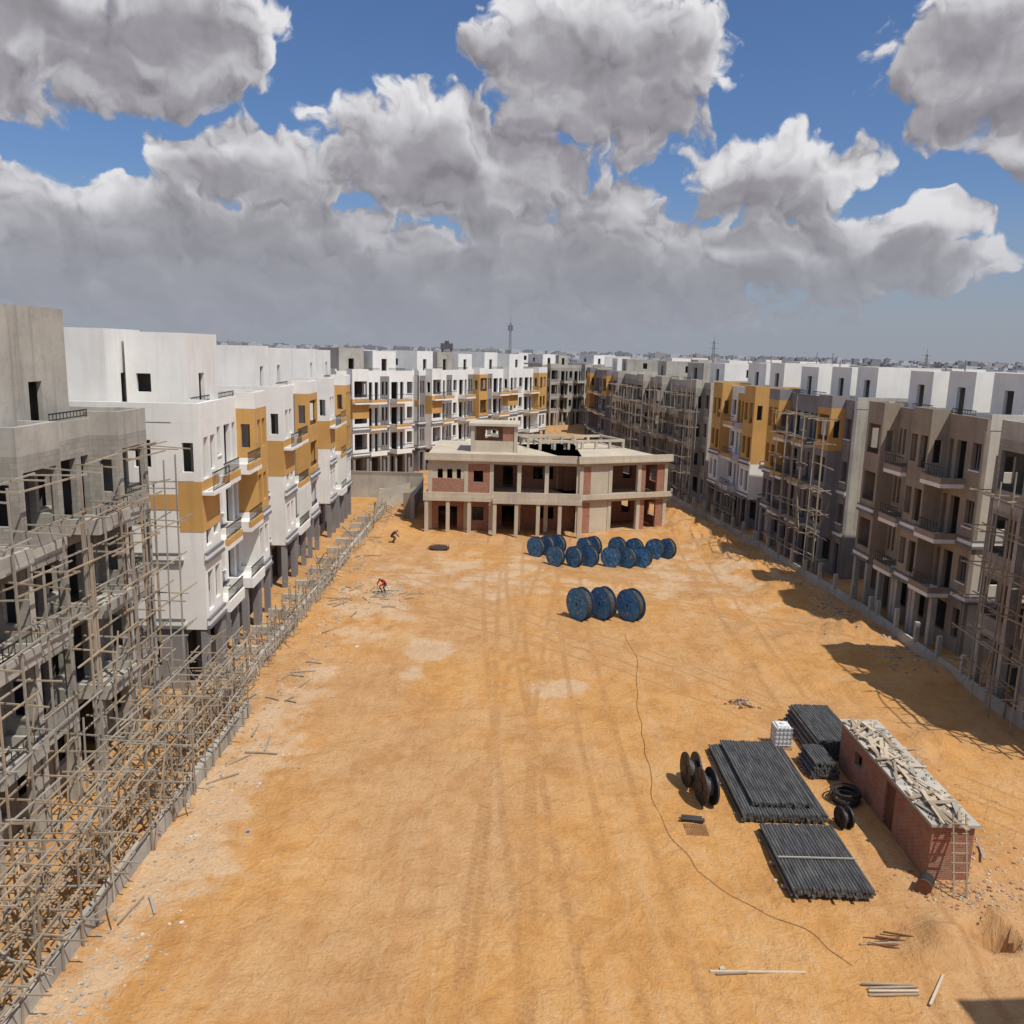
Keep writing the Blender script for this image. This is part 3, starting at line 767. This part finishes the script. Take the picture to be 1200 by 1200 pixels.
for i in range(46):
    y=U(22,88); x=U(-11.5,-10.3)-max(0,(y-40))*.035
    plank(mb,x,y,U(0,3.14),U(.3,1.5),U(.04,.08),mat=random.choice(('timber','timber','timber_grey')))
for i in range(26):
    a=U(0,6.28); r_=abs(random.gauss(0,1.2)); plank(mb,-9+math.cos(a)*r_,57.5+math.sin(a)*r_*1.8,U(0,3.14),U(.4,1.2),.07,mat=random.choice(('timber','timber_grey')))
for i in range(10): plank(mb,U(16,18),U(26,36),U(0,3.14),U(.3,1.),.07,mat='timber_grey')
mb.done('scattered_planks')
mb=MB()
def stone(x,y,s,mat):
    z=gh(x,y); vs=[]
    for k in range(8):
        q=((k&1)*2-1,((k>>1)&1)*2-1,(k>>2)&1)
        vs.append((x+q[0]*s*U(.3,.8),y+q[1]*s*U(.3,.8),z-.03+q[2]*s*U(.5,1.1)))
    o=[0,1,3,2,4,5,7,6]; mb.hexa('stones',mat,[vs[i] for i in o])
cols=('slab_concrete','pale_sheet','block_wall','roof_screed','roof_screed')
for i in range(1500):
    y=18+72*R()**1.3; x=-11.8+random.gauss(0,1)*.4+abs(random.gauss(0,1.1))-max(0,(y-40))*.035
    stone(x,y,U(.02,.09),random.choice(cols))
for i in range(500): stone(random.gauss(16.3,.9),U(24,35),U(.02,.08),random.choice(('brown_plaster','slab_concrete','pale_sheet','red_brick')))
for i in range(260): stone(14.9+random.gauss(0,.9),25.2+random.gauss(0,.6),U(.03,.08),random.choice(('red_brick','red_brick','roof_screed')))
for i in range(900): stone(U(-10,20),U(19,78),U(.012,.045),random.choice(('roof_screed','roof_screed','brown_plaster','slab_concrete')))
for i in range(60): stone(random.gauss(11.6,.35),random.gauss(39.9,.3),U(.05,.14),random.choice(('brown_plaster','rust','brown_plaster')))
for i in range(200): stone(random.gauss(-9,1.2),random.gauss(57.5,2),U(.04,.11),random.choice(cols))
for i in range(500):
    y=U(44,92); stone(23.2-(y-44)*.08+random.gauss(0,.9),y,U(.04,.14),random.choice(('roof_screed','brown_plaster','roof_screed')))
mb.done('rubble')
mb=MB()
for i in range(34):
    x=U(-11.7,-8.5) if R()<.8 else U(0,18); y=U(20,60); s=U(.04,.10)
    z=gh(x,y)+.01
    mb.hexa('scraps',random.choice(('white_plastic','drum_blue','pale_sheet','pale_sheet')) if x<0 else 'pale_sheet',[(x-s,y-s,z),(x+s,y-s*.8,z),(x+s*.8,y+s,z+.02),(x-s,y+s*.7,z),(x-s,y-s,z+.03),(x+s,y-s*.8,z+.06),(x+s*.8,y+s,z+.04),(x-s,y+s*.7,z+.03)])
mb.done('litter')
mb=MB(); mb.cyl('sheet','metal_black',(-6.2,71.8,.12),(0,0,1),.9,.1,20,.7)
for i in range(8): mb.pole('bars','rust',(-7.2+i*.25,71,.15),(-6.8+i*.2,72.6,.2),.03)
mb.done('steel_bar_pile',(-6.2,71.8,0))

cu=bpy.data.curves.new('hose','CURVE'); cu.dimensions='3D'; cu.bevel_depth=.008; cu.bevel_resolution=1
sp=cu.splines.new('NURBS'); hp=[(7.0,50),(7.26,46.2),(6.75,42),(6.25,38),(6.15,35.4),(6.1,33.3),(5.83,30.9),(5.9,28.2),(6.6,25.9),(7.3,24.7),(8.3,23.8),(9.2,23.1),(9.85,21.9),(10.0,21.5)]
hp2=[]
for (a,b_) in zip(hp[:-1],hp[1:]):
    for q in range(3): hp2.append((a[0]+(b_[0]-a[0])*q/3,a[1]+(b_[1]-a[1])*q/3))
sp.points.add(len(hp2)-1)
for i,(x,y) in enumerate(hp2):
    x+=U(-.14,.14); sp.points[i].co=(x,y,gh(x,y)+.03,1)
sp.order_u=4; sp.use_endpoint_u=True
cu.materials.append(MATS['hose_rubber']); o=bpy.data.objects.new('hose',cu); scene.collection.objects.link(o)

# ------------------------------------------------------------------ workers
def worker(x,y,rot,shirt):
    z=gh(x,y)
    P={'pel':(0,.18,.62),'spine':(0,.05,.83),'chest':(0,-.14,.98),'neck':(0,-.26,1.03),'head':(0,-.36,1.06),'top':(0,-.43,1.12),
       'hl':(.12,.18,.6),'kl':(.2,-.2,.5),'al':(.17,.05,.09),'tl':(.18,-.12,.03),'hr':(-.12,.18,.6),'kr':(-.2,-.2,.48),'ar':(-.17,.08,.09),'tr':(-.18,-.09,.03),
       'sl':(.19,-.14,.98),'el':(.25,-.3,.75),'wl':(.15,-.48,.6),'fl':(.12,-.54,.53),'sr':(-.19,-.14,.98),'er':(-.25,-.3,.74),'wr':(-.14,-.46,.55),'fr':(-.1,-.52,.47)}
    RR={'pel':.15,'spine':.14,'chest':.16,'neck':.06,'head':.105,'top':.07,'h':.1,'k':.065,'a':.045,'t':.04,'s':.075,'e':.05,'w':.032,'f':.04}
    E=[('pel','spine'),('spine','chest'),('chest','neck'),('neck','head'),('head','top')]
    for q in'lr': E+=[('pel','h'+q),('h'+q,'k'+q),('k'+q,'a'+q),('a'+q,'t'+q),('chest','s'+q),('s'+q,'e'+q),('e'+q,'w'+q),('w'+q,'f'+q)]
    names=list(P); me=bpy.data.meshes.new('worker'); me.from_pydata([P[k] for k in names],[(names.index(a),names.index(b)) for a,b in E],[])
    o=bpy.data.objects.new('construction_worker',me); scene.collection.objects.link(o)
    o.modifiers.new('skin','SKIN')
    if len(me.skin_vertices):
        for i,k in enumerate(names):
            r=RR.get(k) or RR[k[0]]
            me.skin_vertices[0].data[i].radius=(r,r*.85)
            me.skin_vertices[0].data[i].use_root=(k=='pel')
    s=o.modifiers.new('sub','SUBSURF'); s.levels=1; s.render_levels=2
    bpy.context.view_layer.update()
    dg=bpy.context.evaluated_depsgraph_get(); m2=bpy.data.meshes.new_from_object(o.evaluated_get(dg))
    o.modifiers.clear(); o.data=m2
    m2.materials.clear()
    for mm in(shirt,'cloth_dark','skin_tone'): m2.materials.append(MATS[mm])
    segs=[(Vector(P[a]),Vector(P[b]),a,b) for a,b in E]
    for p in m2.polygons:
        c=p.center; best=None
        for a,b,na,nb in segs:
            t_=max(0,min(1,(c-a).dot(b-a)/(b-a).length_squared)); d=(c-(a+(b-a)*t_)).length
            if best is None or d<best[0]: best=(d,na,nb,t_)
        _,na,nb,t_=best
        if na in('neck','head') or (na[0]=='w') or (na in('el','er') and t_>.6): p.material_index=2
        elif na in('hl','hr','kl','kr','al','ar') or nb in('hl','hr'): p.material_index=1
        else: p.material_index=0
        if na=='head' and c.z>Vector(P['head']).z+.03: p.material_index=1
        p.use_smooth=True
    o.location=(x,y,z); o.rotation_euler=(0,0,rot)
worker(-10.4,73.5,1.9,'cloth_dark'); worker(-8.9,57.8,-.6,'cloth_red')

# ------------------------------------------------------------------ world
w=bpy.data.worlds.new('World'); scene.world=w; w.use_nodes=True
t=NT(w.node_tree); bg=t.n['Background']
SUN_EL=math.radians(60); SAZ=(.74,-.67)
sky=t.new('ShaderNodeTexSky'); sky.sky_type='NISHITA'; sky.sun_disc=False; sky.sun_elevation=SUN_EL; sky.sun_rotation=math.atan2(*SAZ)
sky.air_density=1.0; sky.dust_density=.8; sky.ozone_density=1.6
ST=.12
tc=t.new('ShaderNodeTexCoord'); dr=t.v('NORMALIZE',tc.outputs['Generated']); s=t.sep(dr)
az=t.m('ARCTAN2',s[0],s[1]); el=t.m('ARCSINE',s[2])
P0=t.xyz(t.m('MULTIPLY',az,10.),t.m('MULTIPLY',el,10.),0.)
elv=t.m('MULTIPLY',el,10.)
BL=[(-5.0,2.80,1.8,.80),(-3.55,2.95,1.05,.76),(.9,2.86,1.35,.95),(-.0,3.15,.6,.55),(1.75,3.1,.6,.6),(-1.12,2.05,1.25,.72),(-2.9,1.75,1.3,.50),(-.2,1.9,.95,.55),
    (-4.74,1.15,1.9,.5),(-5.5,1.5,.6,.32),(-2.8,1.15,1.9,.48),(2.79,1.82,1.1,.56),(.9,1.55,.95,.42),(4.8,2.85,1.3,.88),(5.6,2.3,1.2,.72),
    (.93,1.0,3.5,.48),(-.28,1.25,.6,.38),(3.53,1.04,1.6,.46),(4.37,1.32,.5,.27),(-2.2,.6,6.,.55)]
def field(P):
    acc=None
    for (cx,cy,rx,ry) in BL:
        dd=t.v('MULTIPLY',t.v('SUBTRACT',P,(cx,cy,0.)),(1/rx,1/ry,0.))
        v=t.v('DOT_PRODUCT',dd,dd)
        acc=v if acc is None else t.m('SMOOTH_MIN',acc,v,.3)
    return t.m('MAXIMUM',t.m('SUBTRACT',1.,acc),-1.4)
def N2(P,sc,d,r): return t.noise(P,sc,d,r,0.,'2D')
_,wc=N2(P0,1.1,3,.5)
warp=t.v('MULTIPLY',t.v('SUBTRACT',wc,(.5,.5,.5)),(.85,.6,0.))
Pw=t.v('ADD',P0,warp)
f0=field(Pw)
nb,_=N2(t.v('MULTIPLY',P0,(.28,.55,1.)),1.,2,.5)
wgt=t.mr(t.m('MAXIMUM',t.m('ABSOLUTE',t.m('MULTIPLY',az,10.)),t.m('MULTIPLY',elv,1.6)),6.2,7.4)
f0=t.m('ADD',t.m('MULTIPLY',f0,t.m('SUBTRACT',1.,wgt)),t.m('MULTIPLY',t.m('MULTIPLY_ADD',nb,5.,-2.7),wgt))
SC=(1.,1.25,1.)
nh,_=N2(t.v('MULTIPLY',Pw,SC),1.8,7,.5)
nl,_=N2(t.v('MULTIPLY',Pw,SC),1.3,2.,.45)
nl2,_=N2(t.v('MULTIPLY',t.v('ADD',Pw,(.12,.22,0.)),SC),1.3,2.,.45)
def bil(P):
    vo=t.new('ShaderNodeTexVoronoi'); vo.voronoi_dimensions='2D'; vo.inputs['Scale'].default_value=3.2; t.put(vo.inputs['Vector'],P)
    try: vo.inputs['Detail'].default_value=1.5; vo.inputs['Roughness'].default_value=.5
    except Exception: pass
    return vo.outputs['Distance']
jw=t.v('MULTIPLY',t.v('SUBTRACT',t.noise(P0,5.,3,.5,0.,'2D')[1],(.5,.5,.5)),(.24,.24,0.))
Pb=t.v('ADD',Pw,jw)
b0=bil(Pb); b1=bil(t.v('ADD',Pb,(.05,.09,0.)))
core=t.m('ADD',t.m('MULTIPLY',f0,1.75),t.m('MULTIPLY',t.m('SUBTRACT',.38,b0),.85))
d0=t.m('ADD',t.m('MULTIPLY_ADD',nh,2.0,-.92),core)
fb=field(t.v('ADD',Pw,(.12,.34,0.)))
alpha=t.mr(d0,-.10,.42,0.,1.,True)
edge=t.mr(d0,.2,1.3,1.,0.,True)
relief=t.m('ADD',t.m('MULTIPLY',t.m('SUBTRACT',nl,nl2),.75),t.m('MULTIPLY',t.m('SUBTRACT',b1,b0),t.m('MULTIPLY_ADD',edge,.42,.14)))
thick=t.mr(fb,-.55,.75,0.,1.,True)
lit=t.m('ADD',t.m('SUBTRACT',.92,t.m('MULTIPLY',thick,.60)),relief)
lit=t.m('ADD',lit,t.m('MULTIPLY',t.m('SUBTRACT',nh,.5),.38))
lit=t.m('SUBTRACT',lit,t.mr(elv,.4,1.2,.20,0.))
cr=t.new('ShaderNodeValToRGB'); t.put(cr.inputs[0],t.m('MAXIMUM',lit,0.))
e=cr.color_ramp.elements
e[0].position=0.;e[0].color=(.235,.22,.235,1); e[1].position=1.;e[1].color=(.80,.79,.80,1)
q=e.new(.35); q.color=(.35,.335,.355,1)
q=e.new(.68); q.color=(.58,.57,.59,1)
skyc=t.mix(1.,sky.outputs[0],(.48,.60,.80),'MULTIPLY')
cloud=t.v('MULTIPLY',cr.outputs[0],(1/ST,1/ST,1/ST))
c=t.mix(t.m('MULTIPLY',alpha,.96),skyc,cloud)
hz=t.mr(elv,1.9,.0,0.,.88,True)
c=t.mix(hz,c,(.32/ST,.34/ST,.395/ST))
t.l.new(c,bg.inputs['Color']); bg.inputs['Strength'].default_value=ST
try:
    w.cycles.sampling_method='NONE'
except Exception: pass

# ------------------------------------------------------------------ sun
sl=bpy.data.lights.new('sun','SUN'); sl.energy=4.0; sl.angle=math.radians(.6); sl.color=(1.,.95,.87)
so=bpy.data.objects.new('sun',sl); scene.collection.objects.link(so)
h=math.cos(SUN_EL); sd=Vector((SAZ[0]*h,SAZ[1]*h,math.sin(SUN_EL)))
so.rotation_euler=sd.to_track_quat('Z','Y').to_euler(); so.location=(30,-20,60)

# ------------------------------------------------------------------ camera
cam=bpy.data.cameras.new('camera'); cam.lens=30.; cam.sensor_width=36; cam.clip_end=20000; cam.clip_start=.1
co=bpy.data.objects.new('camera',cam); scene.collection.objects.link(co); co.location=(0,0,17)
th=math.radians(10.76)
Mx=Matrix.Rotation(math.radians(90)-th,4,'X')@Matrix.Rotation(math.radians(1.5),4,'Z')
co.rotation_euler=Mx.to_euler()
scene.camera=co
